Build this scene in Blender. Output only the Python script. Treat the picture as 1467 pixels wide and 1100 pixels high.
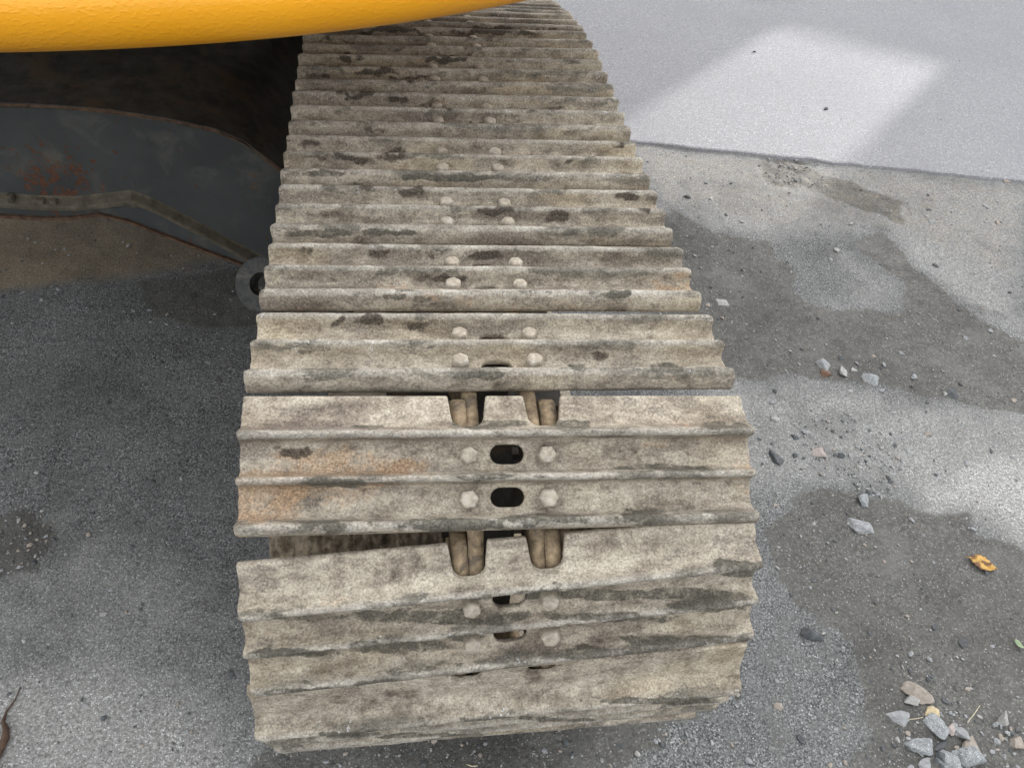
import bpy, bmesh, math, random
import numpy as np
from mathutils import Vector, Matrix, Euler

for o in list(bpy.data.objects): bpy.data.objects.remove(o, do_unlink=True)
scene = bpy.context.scene
COL = scene.collection

# ------------------------------------------------------------------ camera, sky, sun, exposure
TIP = 0.88                                   # height of the grouser tips of the top run above the ground
CAM = np.array([-.1364, -.748, .747 + TIP]); ANG = (.7708, -.0854, -.1167); FPX = 1080.6
cd = bpy.data.cameras.new('camera'); cam = bpy.data.objects.new('camera', cd); COL.objects.link(cam)
cam.location = CAM; cam.rotation_euler = ANG
cd.sensor_width = 36; cd.lens = FPX / 1467 * 36; cd.clip_start = .02; cd.clip_end = 2000
scene.camera = cam

SUN_AZ = (math.sin(math.radians(45)), math.cos(math.radians(45)))   # horizontal direction towards the sun
SUN_EL = math.radians(16)
w = bpy.data.worlds.new('World'); scene.world = w; w.use_nodes = True
wn = w.node_tree; wn.nodes.clear()
sky = wn.nodes.new('ShaderNodeTexSky'); sky.sky_type = 'NISHITA'; sky.sun_disc = False
sky.sun_elevation = SUN_EL; sky.sun_rotation = math.radians(45); sky.air_density = 1.0; sky.dust_density = 2.0; sky.ozone_density = 1.0
hs = wn.nodes.new('ShaderNodeHueSaturation'); hs.inputs['Saturation'].default_value = .10
bg = wn.nodes.new('ShaderNodeBackground'); bg.inputs['Strength'].default_value = .15
wo = wn.nodes.new('ShaderNodeOutputWorld')
tcw = wn.nodes.new('ShaderNodeTexCoord'); sz = wn.nodes.new('ShaderNodeSeparateXYZ'); wn.links.new(tcw.outputs['Generated'], sz.inputs[0])
cie = wn.nodes.new('ShaderNodeMapRange'); cie.inputs[1].default_value = 0; cie.inputs[2].default_value = 1; cie.inputs[3].default_value = .34; cie.inputs[4].default_value = 3.8   # cloud cover: zenith brighter than horizon
wn.links.new(sz.outputs[2], cie.inputs[0])
mul = wn.nodes.new('ShaderNodeMix'); mul.data_type = 'RGBA'; mul.blend_type = 'MULTIPLY'; mul.inputs[0].default_value = 1
wn.links.new(sky.outputs[0], hs.inputs['Color']); wn.links.new(hs.outputs[0], mul.inputs[6]); wn.links.new(cie.outputs[0], mul.inputs[7]); wn.links.new(mul.outputs[2], bg.inputs['Color']); wn.links.new(bg.outputs[0], wo.inputs[0])
sd = bpy.data.lights.new('sun', 'SUN'); sun = bpy.data.objects.new('sun', sd); COL.objects.link(sun)
sd.energy = 2.3; sd.angle = math.radians(.7); sd.color = (1, .97, .93)
sdir = Vector((SUN_AZ[0] * math.cos(SUN_EL), SUN_AZ[1] * math.cos(SUN_EL), math.sin(SUN_EL)))
sun.rotation_euler = sdir.to_track_quat('Z', 'Y').to_euler(); sun.location = (6, 6, 8)
vs = scene.view_settings
vs.view_transform = 'Standard'; vs.look = 'None'; vs.gamma = 1; vs.use_curve_mapping = False
vs.exposure = 1.25
scene.render.engine = 'CYCLES'
scene.cycles.max_bounces = 8; scene.cycles.diffuse_bounces = 4
random.seed(7); RNG = np.random.default_rng(7)

# ------------------------------------------------------------------ helpers
MROT = np.array(Euler(ANG, 'XYZ').to_matrix())
def ray(x, y):
    d = MROT @ np.array([(x - 733.5) / FPX, -(y - 550) / FPX, -1.]); return d / np.linalg.norm(d)
def on_z(x, y, z=0.):
    d = ray(x, y); return CAM + d * (z - CAM[2]) / d[2]
def on_y(x, y, Y):
    d = ray(x, y); return CAM + d * (Y - CAM[1]) / d[1]
def project(P):
    c = (np.asarray(P) - CAM) @ MROT
    return np.stack([733.5 + FPX * c[..., 0] / -c[..., 2], 550 - FPX * c[..., 1] / -c[..., 2]], -1)

def _hash(ix, iy, iz, seed):
    h = (ix.astype(np.uint32) * np.uint32(374761393) + iy.astype(np.uint32) * np.uint32(668265263) + iz.astype(np.uint32) * np.uint32(2147483647 - 97) + np.uint32(seed * 974711 + 13))
    h = (h ^ (h >> np.uint32(13))) * np.uint32(1274126177)
    h = h ^ (h >> np.uint32(16))
    return h.astype(np.float64) / 4294967295.
def vnoise(P, scale, seed=0, octaves=1, rough=.5):
    """value noise in -1..1"""
    P = np.asarray(P, float); tot = np.zeros(len(P)); amp = 1.; na = 0
    for o in range(octaves):
        q = P * scale * 2 ** o + 517.3 + o * 11.7
        i = np.floor(q).astype(np.int64); f = q - i; f = f * f * (3 - 2 * f)
        r = 0
        for dx in (0, 1):
            wx = f[:, 0] if dx else 1 - f[:, 0]
            for dy in (0, 1):
                wy = f[:, 1] if dy else 1 - f[:, 1]
                for dz in (0, 1):
                    wz = f[:, 2] if dz else 1 - f[:, 2]
                    r = r + wx * wy * wz * _hash(i[:, 0] + dx, i[:, 1] + dy, i[:, 2] + dz, seed + o)
        tot += amp * (r * 2 - 1); na += amp; amp *= rough
    return tot / na
def sstep(a, b, x):
    t = np.clip((x - a) / (b - a), 0, 1); return t * t * (3 - 2 * t)

def obj(name, me, m=None, parent=None, mat=None):
    o = bpy.data.objects.new(name, me); COL.objects.link(o)
    if m is not None and me is not None and len(me.materials) == 0: me.materials.append(m)
    if parent: o.parent = parent
    if mat is not None: o.matrix_local = mat
    return o
def tag(o, label, cat, group=None):
    o['label'] = label; o['category'] = cat
    if group: o['group'] = group
    return o
def empty(name, loc=(0, 0, 0)):
    o = bpy.data.objects.new(name, None); COL.objects.link(o); o.location = loc; o.empty_display_size = .1; return o
def smooth(me, on=True):
    me.polygons.foreach_set('use_smooth', [on] * len(me.polygons)); me.update()
def mesh_from(name, V, F, sm=False):
    me = bpy.data.meshes.new(name); me.from_pydata([tuple(v) for v in V], [], F); me.update()
    if sm: smooth(me)
    return me
def bm_mesh(name, bm, sm=False):
    bmesh.ops.recalc_face_normals(bm, faces=bm.faces)
    me = bpy.data.meshes.new(name); bm.to_mesh(me); bm.free()
    if sm: smooth(me)
    return me
def extrude_x(name, prof, x0, x1, bevel=0, axis='x', sm=False):
    """closed 2D polygon extruded along an axis; prof gives the other two coordinates"""
    bm = bmesh.new(); n = len(prof)
    def P(a, t):
        return {'x': (t, a[0], a[1]), 'y': (a[0], t, a[1]), 'z': (a[0], a[1], t)}[axis]
    A = [bm.verts.new(P(a, x0)) for a in prof]; B = [bm.verts.new(P(a, x1)) for a in prof]
    for i in range(n): bm.faces.new((A[i], A[(i + 1) % n], B[(i + 1) % n], B[i]))
    bm.faces.new(A); bm.faces.new(B)
    bmesh.ops.recalc_face_normals(bm, faces=bm.faces)
    if bevel: bmesh.ops.bevel(bm, geom=bm.edges[:], offset=bevel, segments=2, affect='EDGES', clamp_overlap=True)
    return bm_mesh(name, bm, sm)
def box_mesh(name, lo, hi, bevel=.01):
    return extrude_x(name, [(lo[1], lo[2]), (hi[1], lo[2]), (hi[1], hi[2]), (lo[1], hi[2])], lo[0], hi[0], bevel)
def tube(name, pts, rads, seg=8):
    bm = bmesh.new(); rings = []
    pts = [Vector(p) for p in pts]
    for i, p in enumerate(pts):
        t = (pts[min(i + 1, len(pts) - 1)] - pts[max(i - 1, 0)]).normalized()
        a = t.orthogonal().normalized(); b = t.cross(a)
        rings.append([bm.verts.new(p + (a * math.cos(k * math.tau / seg) + b * math.sin(k * math.tau / seg)) * rads[i]) for k in range(seg)])
    for r, s in zip(rings, rings[1:]):
        for k in range(seg): bm.faces.new((r[k], r[(k + 1) % seg], s[(k + 1) % seg], s[k]))
    bm.faces.new(rings[0]); bm.faces.new(rings[-1])
    return bm_mesh(name, bm, True)

# ------------------------------------------------------------------ material helpers
class G:
    def __init__(s, name):
        s.m = bpy.data.materials.new(name); s.m.use_nodes = True; s.nt = s.m.node_tree; s.nt.nodes.clear()
        s.out = s.nt.nodes.new('ShaderNodeOutputMaterial'); s.b = s.nt.nodes.new('ShaderNodeBsdfPrincipled')
        s.nt.links.new(s.b.outputs[0], s.out.inputs[0])
    def n(s, t, **k):
        nd = s.nt.nodes.new('ShaderNode' + t)
        for a, v in k.items(): setattr(nd, a, v)
        return nd
    def put(s, sock, v):
        if isinstance(v, bpy.types.NodeSocket): s.nt.links.new(v, sock)
        elif isinstance(v, tuple) and len(v) == 3 and sock.type == 'RGBA': sock.default_value = (*v, 1)
        else: sock.default_value = v
    def coord(s, rnd=True):
        tc = s.n('TexCoord'); 
        if not rnd: return tc.outputs['Object']
        oi = s.n('ObjectInfo'); v = s.n('VectorMath', operation='MULTIPLY_ADD')
        c = s.n('CombineXYZ'); s.put(c.inputs[0], oi.outputs['Random']); s.put(c.inputs[1], oi.outputs['Random']); s.put(c.inputs[2], oi.outputs['Random'])
        s.put(v.inputs[0], c.outputs[0]); v.inputs[1].default_value = (37.1, 53.7, 71.3); s.put(v.inputs[2], tc.outputs['Object'])
        return v.outputs[0]
    def noise(s, vec, scale, detail=4, rough=.6, dist=0, off=None, lac=2.):
        if off is not None:
            a = s.n('VectorMath', operation='ADD'); s.put(a.inputs[0], vec); a.inputs[1].default_value = off; vec = a.outputs[0]
        nd = s.n('TexNoise'); s.put(nd.inputs['Vector'], vec); nd.inputs['Scale'].default_value = scale; nd.inputs['Detail'].default_value = detail
        nd.inputs['Roughness'].default_value = rough; nd.inputs['Distortion'].default_value = dist; nd.inputs['Lacunarity'].default_value = lac
        return nd.outputs['Fac']
    def voro(s, vec, scale, feature='F1', out='Distance', rnd=1.):
        nd = s.n('TexVoronoi', feature=feature); s.put(nd.inputs['Vector'], vec); nd.inputs['Scale'].default_value = scale; nd.inputs['Randomness'].default_value = rnd
        return nd.outputs[out]
    def ramp(s, f, stops, interp='LINEAR'):
        nd = s.n('ValToRGB'); r = nd.color_ramp; r.interpolation = interp
        while len(r.elements) < len(stops): r.elements.new(.5)
        for e, (p, c) in zip(r.elements, stops):
            e.position = p; e.color = (*c, 1) if isinstance(c, tuple) else (c, c, c, 1)
        s.put(nd.inputs[0], f); return nd.outputs[0]
    def step(s, f, a, b):
        nd = s.n('MapRange', interpolation_type='SMOOTHSTEP'); s.put(nd.inputs[0], f); nd.inputs[1].default_value = a; nd.inputs[2].default_value = b
        return nd.outputs[0]
    def math(s, op, a, b=None):
        nd = s.n('Math', operation=op); s.put(nd.inputs[0], a)
        if b is not None: s.put(nd.inputs[1], b)
        return nd.outputs[0]
    def mix(s, f, a, b, blend='MIX'):
        nd = s.n('Mix', data_type='RGBA', blend_type=blend); s.put(nd.inputs[0], f); s.put(nd.inputs[6], a); s.put(nd.inputs[7], b); return nd.outputs[2]
    def attr(s, name):
        nd = s.n('Attribute', attribute_name=name); return nd.outputs['Fac']
    def bump(s, h, strength, dist, nrm=None):
        nd = s.n('Bump'); s.put(nd.inputs['Height'], h); nd.inputs['Strength'].default_value = strength; nd.inputs['Distance'].default_value = dist
        if nrm is not None: s.put(nd.inputs['Normal'], nrm)
        return nd.outputs[0]
    def sep(s, vec):
        nd = s.n('SeparateXYZ'); s.put(nd.inputs[0], vec); return nd.outputs
    def fin(s, col, rough=.85, nrm=None, spec=.3, metal=0.):
        s.put(s.b.inputs['Base Color'], col); s.put(s.b.inputs['Roughness'], rough); s.put(s.b.inputs['Specular IOR Level'], spec); s.put(s.b.inputs['Metallic'], metal)
        if nrm is not None: s.put(s.b.inputs['Normal'], nrm)
        return s.m

def mat_shoe():
    g = G('dusty_worn_steel'); v = g.coord(); loc = g.n('TexCoord').outputs['Object']; z = g.sep(loc)[2]
    # stretched coordinates: streaks along the shoe
    mp = g.n('VectorMath', operation='MULTIPLY'); g.put(mp.inputs[0], v); mp.inputs[1].default_value = (.42, 1, 1); vs_ = mp.outputs[0]
    n1 = g.noise(vs_, 11, 8, .66, .15); n2 = g.noise(v, 30, 10, .78, .12); n3 = g.noise(v, 300, 5, .72); n4 = g.noise(vs_, 17, 6, .6, .2, off=(3.3, 8.1, 1.7))
    nd_ = g.math('ADD', g.math('MULTIPLY', n2, .55), g.math('MULTIPLY', g.noise(vs_, 26, 10, .74, .1, off=(6, 6, 2)), .45))
    dust = g.ramp(nd_, [(.37, (.090, .074, .059)), (.44, (.205, .173, .136)), (.50, (.325, .285, .225)), (.60, (.475, .427, .345))])
    col = dust
    oi2 = g.n('ObjectInfo').outputs['Random']; ra = g.math('FRACT', g.math('MULTIPLY', oi2, 7.31)); rb = g.math('FRACT', g.math('MULTIPLY', oi2, 13.7))
    bare = g.step(g.math('ADD', g.math('ADD', n1, g.math('MULTIPLY', g.math('SUBTRACT', ra, .5), .09)), g.math('MULTIPLY', g.math('SUBTRACT', n2, .5), .55)), .525, .61)
    barecol = g.ramp(n3, [(.3, (.058, .048, .041)), (.55, (.125, .102, .084)), (.75, (.25, .208, .168))])
    col = g.mix(g.math('MULTIPLY', bare, .62), col, barecol)
    rust = g.step(g.math('ADD', g.math('ADD', g.noise(vs_, 8, 6, .65, .1, off=(9, 2, 4)), g.math('MULTIPLY', g.math('SUBTRACT', rb, .6), .14)), g.math('MULTIPLY', g.math('SUBTRACT', n2, .5), .5)), .60, .70)
    col = g.mix(g.math('MULTIPLY', rust, .5), col, g.ramp(n3, [(.3, (.20, .10, .05)), (.7, (.42, .25, .11))]))
    yel = g.step(g.noise(v, 3.2, 3, .5, .3, off=(1, 7, 4)), .52, .68)
    col = g.mix(g.math('MULTIPLY', yel, .28), col, (.46, .37, .22))
    # worn, rubbed grouser tips: greyer, with dark damp patches and pale scuffs
    tip = g.step(z, -.0105, -.002)
    tn = g.noise(vs_, 48, 9, .76, .1, off=(5, 5, 5))
    tipcol = g.ramp(tn, [(.30, (.085, .080, .070)), (.42, (.22, .204, .176)), (.56, (.37, .346, .300)), (.72, (.54, .515, .47))])
    col = g.mix(g.math('MULTIPLY', tip, .75), col, tipcol)
    wet = g.step(g.math('ADD', g.math('ADD', n4, g.math('MULTIPLY', g.math('SUBTRACT', n2, .5), .35)), g.math('MULTIPLY', g.step(z, -.022, -.004), .08)), .575, .625)
    wetz = g.step(z, -.024, -.012)
    wetm = g.math('MULTIPLY', g.math('MULTIPLY', wet, wetz), g.ramp(g.noise(vs_, 60, 6, .7, .1, off=(2, 6, 6)), [(.36, .25), (.56, .88)]))
    col = g.mix(wetm, col, g.mix(n3, (.055, .050, .040), (.17, .155, .125)))
    # white-blue paint scuffs and flecks, mostly on ridges
    fl = g.math('MULTIPLY', g.step(g.noise(v, 260, 4, .7, 0, off=(2, 2, 9)), .57, .63), g.step(g.noise(v, 17, 6, .7, .2, off=(6, 1, 1)), .54, .66))
    fl = g.math('MULTIPLY', fl, g.math('ADD', g.math('MULTIPLY', wetz, .85), .15))
    col = g.mix(g.math('MULTIPLY', fl, .8), col, (.66, .68, .70))
    # fine dark grit
    pit = g.step(g.noise(v, 420, 2, .6, 0, off=(4, 4, 2)), .36, .30)
    col = g.mix(g.math('MULTIPLY', pit, .55), col, (.07, .06, .05))
    st = g.math('ADD', g.attr('stain'), g.math('ADD', g.math('MULTIPLY', g.math('SUBTRACT', n2, .5), 1.3), g.math('MULTIPLY', g.math('SUBTRACT', n1, .5), .9)))
    stm = g.step(st, .42, .68)
    col = g.mix(g.math('MULTIPLY', stm, .9), col, g.ramp(n3, [(.3, (.022, .018, .014)), (.55, (.060, .048, .036)), (.75, (.13, .108, .082))]))
    wa = g.step(g.math('ADD', g.attr('wet'), g.math('ADD', g.math('MULTIPLY', g.math('SUBTRACT', n2, .5), 1.4), g.math('MULTIPLY', g.math('SUBTRACT', n4, .5), 2.2))), .48, .70)
    wa = g.math('MULTIPLY', wa, g.ramp(g.noise(v, 55, 6, .7, .1, off=(1, 4, 4)), [(.36, .30), (.52, .92)]))
    col = g.mix(wa, col, g.mix(n3, (.038, .034, .026), (.135, .125, .100)))
    col = g.mix(1., col, g.ramp(n3, [(.28, .42), (.5, 1.), (.70, 1.50)]), 'MULTIPLY')
    rough = g.math('SUBTRACT', .92, g.math('MULTIPLY', g.math('MAXIMUM', wetm, g.math('MULTIPLY', stm, .6)), .28))
    h = g.math('ADD', g.math('MULTIPLY', n2, 1.), g.math('MULTIPLY', n3, .35))
    h = g.math('SUBTRACT', h, g.math('MULTIPLY', bare, .12))
    return g.fin(col, rough, g.bump(h, .75, .004), .25)

def mat_dusty(name, lo, hi, scale=40, rough=.9, bump=.5, dist=.004, extra=None):
    g = G(name); v = g.coord(); n = g.noise(v, scale, 8, .70, .12); f = g.noise(v, scale * 7, 4, .7)
    col = g.ramp(n, [(.32, lo), (.66, hi)])
    if extra:
        m = g.step(g.noise(v, scale * .35, 6, .65, .8, off=(4, 9, 2)), .54, .64); col = g.mix(g.math('MULTIPLY', m, .8), col, extra)
    return g.fin(col, rough, g.bump(g.math('ADD', n, g.math('MULTIPLY', f, .4)), bump, dist), .25)

def mat_paint_grey():
    g = G('scratched_grey_paint'); v = g.coord(False)
    n = g.noise(v, 5, 6, .6, .4); f = g.noise(v, 120, 4, .7)
    col = g.ramp(n, [(.3, (.032, .036, .037)), (.7, (.058, .063, .063))])
    mp = g.n('Mapping'); g.put(mp.inputs['Vector'], v); mp.inputs['Rotation'].default_value = (0, .62, 0); mp.inputs['Scale'].default_value = (260, 40, 9)
    sc = g.step(g.noise(mp.outputs[0], 1, 3, .6), .66, .74)
    sc = g.math('MULTIPLY', sc, g.step(g.noise(v, 7, 3, .5, 0, off=(3, 3, 1)), .46, .6))
    col = g.mix(g.math('MULTIPLY', sc, .4), col, (.24, .25, .25))
    # chipped rust: a cluster where the paint has come off
    d = g.n('VectorMath', operation='DISTANCE'); g.put(d.inputs[0], v); d.inputs[1].default_value = RUSTC
    near = g.step(d.outputs['Value'], .17, .03)
    ch = g.math('ADD', g.noise(v, 46, 5, .6, 1.2), g.math('MULTIPLY', near, .16))
    ch2 = g.math('ADD', g.noise(v, 30, 5, .6, 1.2, off=(3, 1, 7)), g.math('MULTIPLY', g.noise(v, 4, 2, .5), .10))
    chm = g.math('MAXIMUM', g.step(ch, .655, .675), g.math('MULTIPLY', g.step(ch2, .735, .76), .8))
    col = g.mix(chm, col, g.ramp(f, [(.3, (.045, .020, .012)), (.7, (.125, .056, .030))]))
    dustm = g.step(g.noise(v, 11, 6, .65, .5, off=(8, 8, 3)), .5, .75)
    col = g.mix(g.math('MULTIPLY', dustm, .40), col, (.15, .138, .112))
    return g.fin(col, g.math('ADD', .55, g.math('MULTIPLY', chm, .35)), g.bump(g.math('SUBTRACT', g.math('MULTIPLY', f, .2), chm), .3, .002), .4)

def mat_yellow():
    g = G('yellow_cast_paint'); v = g.coord(False)
    mp = g.n('Mapping'); g.put(mp.inputs['Vector'], v); mp.inputs['Scale'].default_value = (1, 1, 2.2)
    a = g.noise(v, 170, 2, .5, .1); b = g.noise(v, 420, 3, .5); big = g.noise(v, 6, 3, .5)
    mb = g.n('Mapping'); g.put(mb.inputs['Vector'], v); mb.inputs['Scale'].default_value = (.7, .7, 1.3); blob = g.ramp(g.noise(mb.outputs[0], 150, 1.0, .45, .05, off=(3, 8, 2)), [(.52, 0.), (.66, .6), (.80, 1.)], 'EASE')
    zz = g.sep(v)[2]
    ln = g.noise(mp.outputs[0], 3, 2, .5); 
    ms = g.n('Mapping'); g.put(ms.inputs['Vector'], v); ms.inputs['Scale'].default_value = (2, 2, 120)
    streak = g.noise(ms.outputs[0], 1, 4, .65)
    col = g.mix(big, (.80, .335, .005), (.88, .395, .008))
    col = g.mix(g.math('MULTIPLY', g.step(streak, .55, .75), .25), col, (.70, .33, .02))
    dirt = g.step(g.noise(v, 14, 6, .7, .8), .60, .78)
    col = g.mix(g.math('MULTIPLY', dirt, .22), col, (.50, .28, .06))
    h = g.math('ADD', g.math('MULTIPLY', blob, .9), g.math('ADD', g.math('MULTIPLY', a, .7), g.math('MULTIPLY', b, .12)))
    h = g.math('ADD', h, g.math('MULTIPLY', streak, .15))
    g.fin(col, g.math('ADD', .24, g.math('MULTIPLY', b, .16)), g.bump(h, .30, .0016), .5)
    g.b.inputs['Coat Weight'].default_value = .15; g.b.inputs['Coat Roughness'].default_value = .25
    return g.m

def mat_ground():
    g = G('worn_asphalt_and_dirt'); v = g.coord(False)
    damp = g.attr('damp'); brown = g.attr('brown'); light = g.attr('light'); grit = g.attr('grit')
    nb = g.noise(v, 2.2, 6, .6, .5); nm = g.noise(v, 18, 7, .68, .6); nf = g.noise(v, 130, 5, .7); nff = g.noise(v, 430, 3, .7)
    # aggregate: stones of 4..9 mm set in binder
    c1 = g.voro(v, 250, out='Color'); d1 = g.voro(v, 250); c2 = g.voro(v, 420, out='Color'); d2 = g.voro(v, 420)
    r1 = g.sep(c1)[0]; r2 = g.sep(c2)[1]
    agg = g.ramp(r1, [(0., (.045, .046, .046)), (.40, (.115, .117, .116)), (.75, (.20, .203, .20)), (.93, (.29, .293, .29)), (1., (.55, .555, .55))])
    agg2 = g.ramp(r2, [(0., (.045, .046, .046)), (.5, (.13, .132, .13)), (.88, (.24, .242, .24)), (1., (.50, .505, .50))])
    asp = g.mix(.5, agg, agg2)
    asp = g.mix(g.step(g.math('ADD', d1, g.math('MULTIPLY', nff, .2)), .62, .85), asp, (.045, .046, .046))
    asp = g.mix(g.math('MULTIPLY', g.step(nm, .40, .62), .35), asp, (.16, .161, .157))
    asp = g.mix(g.math('MULTIPLY', g.step(nb, .40, .70), .30), asp, (.10, .101, .10))
    # dry dusty ground; at bottom left it also carries painted-in daylight
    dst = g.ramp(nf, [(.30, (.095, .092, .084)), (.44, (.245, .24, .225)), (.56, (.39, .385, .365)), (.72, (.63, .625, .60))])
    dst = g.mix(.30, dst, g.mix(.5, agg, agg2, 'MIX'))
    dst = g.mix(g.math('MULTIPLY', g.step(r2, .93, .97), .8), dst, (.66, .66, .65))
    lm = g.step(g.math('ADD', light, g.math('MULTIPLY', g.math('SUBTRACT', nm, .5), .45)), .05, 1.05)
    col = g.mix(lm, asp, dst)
    # damp soil
    so = g.ramp(nf, [(.30, (.028, .026, .023)), (.46, (.066, .063, .056)), (.58, (.102, .098, .088)), (.72, (.20, .193, .176))])
    so = g.mix(g.math('MULTIPLY', g.step(r2, .965, .985), .6), so, (.42, .415, .40)); so = g.mix(g.math('MULTIPLY', g.step(g.noise(v, 5, 5, .65, .2, off=(3, 3, 3)), .5, .66), .45), so, (.14, .137, .127))
    so = g.mix(g.math('MULTIPLY', g.step(nm, .45, .65), .35), so, (.10, .097, .088))
    mpS = g.n('Mapping'); g.put(mpS.inputs['Vector'], v); mpS.inputs['Rotation'].default_value = (0, 0, -.75); mpS.inputs['Scale'].default_value = (12, 30, 1)
    stk = g.noise(mpS.outputs[0], 1, 6, .7, .1)
    so = g.mix(1., so, g.ramp(stk, [(.30, .78), (.5, 1.), (.68, 1.16)]), 'MULTIPLY')
    dm = g.step(g.math('ADD', damp, g.math('MULTIPLY', g.math('SUBTRACT', g.math('ADD', g.math('MULTIPLY', nm, .6), g.math('MULTIPLY', nf, .4)), .5), 1.3)), .42, .58)
    col = g.mix(g.math('MULTIPLY', dm, .86), col, so)
    br = g.ramp(nf, [(.3, (.10, .078, .050)), (.6, (.25, .20, .135)), (.8, (.36, .30, .21))])
    bm_ = g.step(g.math('ADD', brown, g.math('MULTIPLY', g.math('SUBTRACT', nm, .5), .6)), .3, .8)
    col = g.mix(g.math('MULTIPLY', bm_, .85), col, br)
    col = g.mix(1., col, g.ramp(g.noise(v, 3.1, 7, .62, .3, off=(5, 1, 0)), [(.32, .70), (.5, .98), (.66, 1.10)]), 'MULTIPLY')
    # grit: sharp small contrast
    gm = g.math('MULTIPLY', g.step(grit, .2, .8), g.step(nf, .50, .60))
    col = g.mix(g.math('MULTIPLY', gm, .6), col, (.055, .053, .05))
    # scattered dark crumbs and pale flecks
    col = g.mix(1., col, g.ramp(nff, [(.28, .66), (.5, 1.), (.70, 1.26)]), 'MULTIPLY')
    cr = g.step(g.noise(v, 75, 2, .5, .3, off=(7, 3, 0)), .715, .74); col = g.mix(g.math('MULTIPLY', cr, .7), col, (.04, .038, .034))
    h = g.math('ADD', g.math('MULTIPLY', nf, .8), g.math('MULTIPLY', nff, .35))
    h = g.math('ADD', h, g.math('MULTIPLY', g.math('MULTIPLY', stk, dm), 1.2))
    h = g.math('SUBTRACT', h, g.math('MULTIPLY', d1, .8)); h = g.math('SUBTRACT', h, g.math('MULTIPLY', d2, .3))
    return g.fin(col, g.math('SUBTRACT', .95, g.math('MULTIPLY', dm, .18)), g.bump(h, .5, .0028), .3)

def mat_road():
    g = G('pale_dry_asphalt'); v = g.coord(False)
    nb = g.noise(v, 1.6, 6, .6, .4); nf = g.noise(v, 160, 4, .7); c1 = g.voro(v, 230, out='Color'); r = g.sep(c1)[0]; d = g.voro(v, 230)
    col = g.ramp(r, [(0., (.145, .145, .153)), (.5, (.22, .22, .23)), (.85, (.30, .30, .31)), (.97, (.42, .42, .43)), (1., (.64, .64, .65))])
    col = g.mix(.45, col, g.ramp(nf, [(.3, (.16, .16, .168)), (.7, (.335, .335, .345))]))
    col = g.mix(g.math('MULTIPLY', g.step(nb, .42, .66), .30), col, (.20, .20, .212))
    dk = g.n('VectorMath', operation='DISTANCE'); g.put(dk.inputs[0], v); dk.inputs[1].default_value = (2.25, 4.62, 0)
    dark_spot = g.step(g.math('ADD', dk.outputs['Value'], g.math('MULTIPLY', nb, .5)), .80, .50)  # round darker spot on the far asphalt
    col = g.mix(g.math('MULTIPLY', dark_spot, .75), col, (.05, .05, .055))
    cr = g.step(g.noise(v, 36, 2, .5, .3, off=(7, 3, 0)), .745, .765); col = g.mix(g.math('MULTIPLY', cr, .6), col, (.05, .05, .05))
    return g.fin(col, .85, g.bump(g.math('SUBTRACT', nf, g.math('MULTIPLY', d, .9)), .5, .003), .3)

def mat_stone(name, a, b, speck=None, scale=90):
    g = G(name); v = g.coord(); n = g.noise(v, scale, 6, .7, .4); f = g.noise(v, scale * 5, 3, .7)
    col = g.ramp(n, [(.3, a), (.7, b)])
    if speck:
        col = g.mix(g.step(f, .56, .62), col, speck)
        col = g.mix(g.math('MULTIPLY', g.step(f, .40, .35), .6), col, (.05, .052, .055))
    return g.fin(col, .88, g.bump(g.math('ADD', n, g.math('MULTIPLY', f, .5)), .6, .002), .3)

RUSTC = tuple(on_y(85, 262, 1.0))
M_SHOE = mat_shoe()
M_BOLT = mat_dusty('dusty_bolt_head', (.20, .172, .136), (.45, .40, .325), 90, .9, .5, .002, extra=(.42, .39, .34))
M_LINK = mat_dusty('rubbed_link_steel', (.10, .072, .046), (.33, .25, .155), 75, .65, .6, .003, extra=(.085, .068, .052))
M_MUD = mat_dusty('dried_brown_mud', (.10, .078, .052), (.44, .36, .26), 60, .95, .9, .01)
M_DARK = mat_dusty('dark_greasy_steel', (.03, .028, .024), (.085, .078, .066), 18, .7, .4, .004, extra=(.10, .07, .045))
M_GREY = mat_paint_grey()
M_LEDGE = mat_dusty('dust_on_ledge', (.050, .044, .033), (.130, .115, .087), 30, .95, .4, .003)
M_RUSTEDGE = mat_dusty('rusty_plate_edge', (.045, .026, .018), (.14, .09, .06), 60, .9, .6, .003)
M_YEL = mat_yellow()
M_GROUND = mat_ground(); M_ROAD = mat_road()

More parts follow.
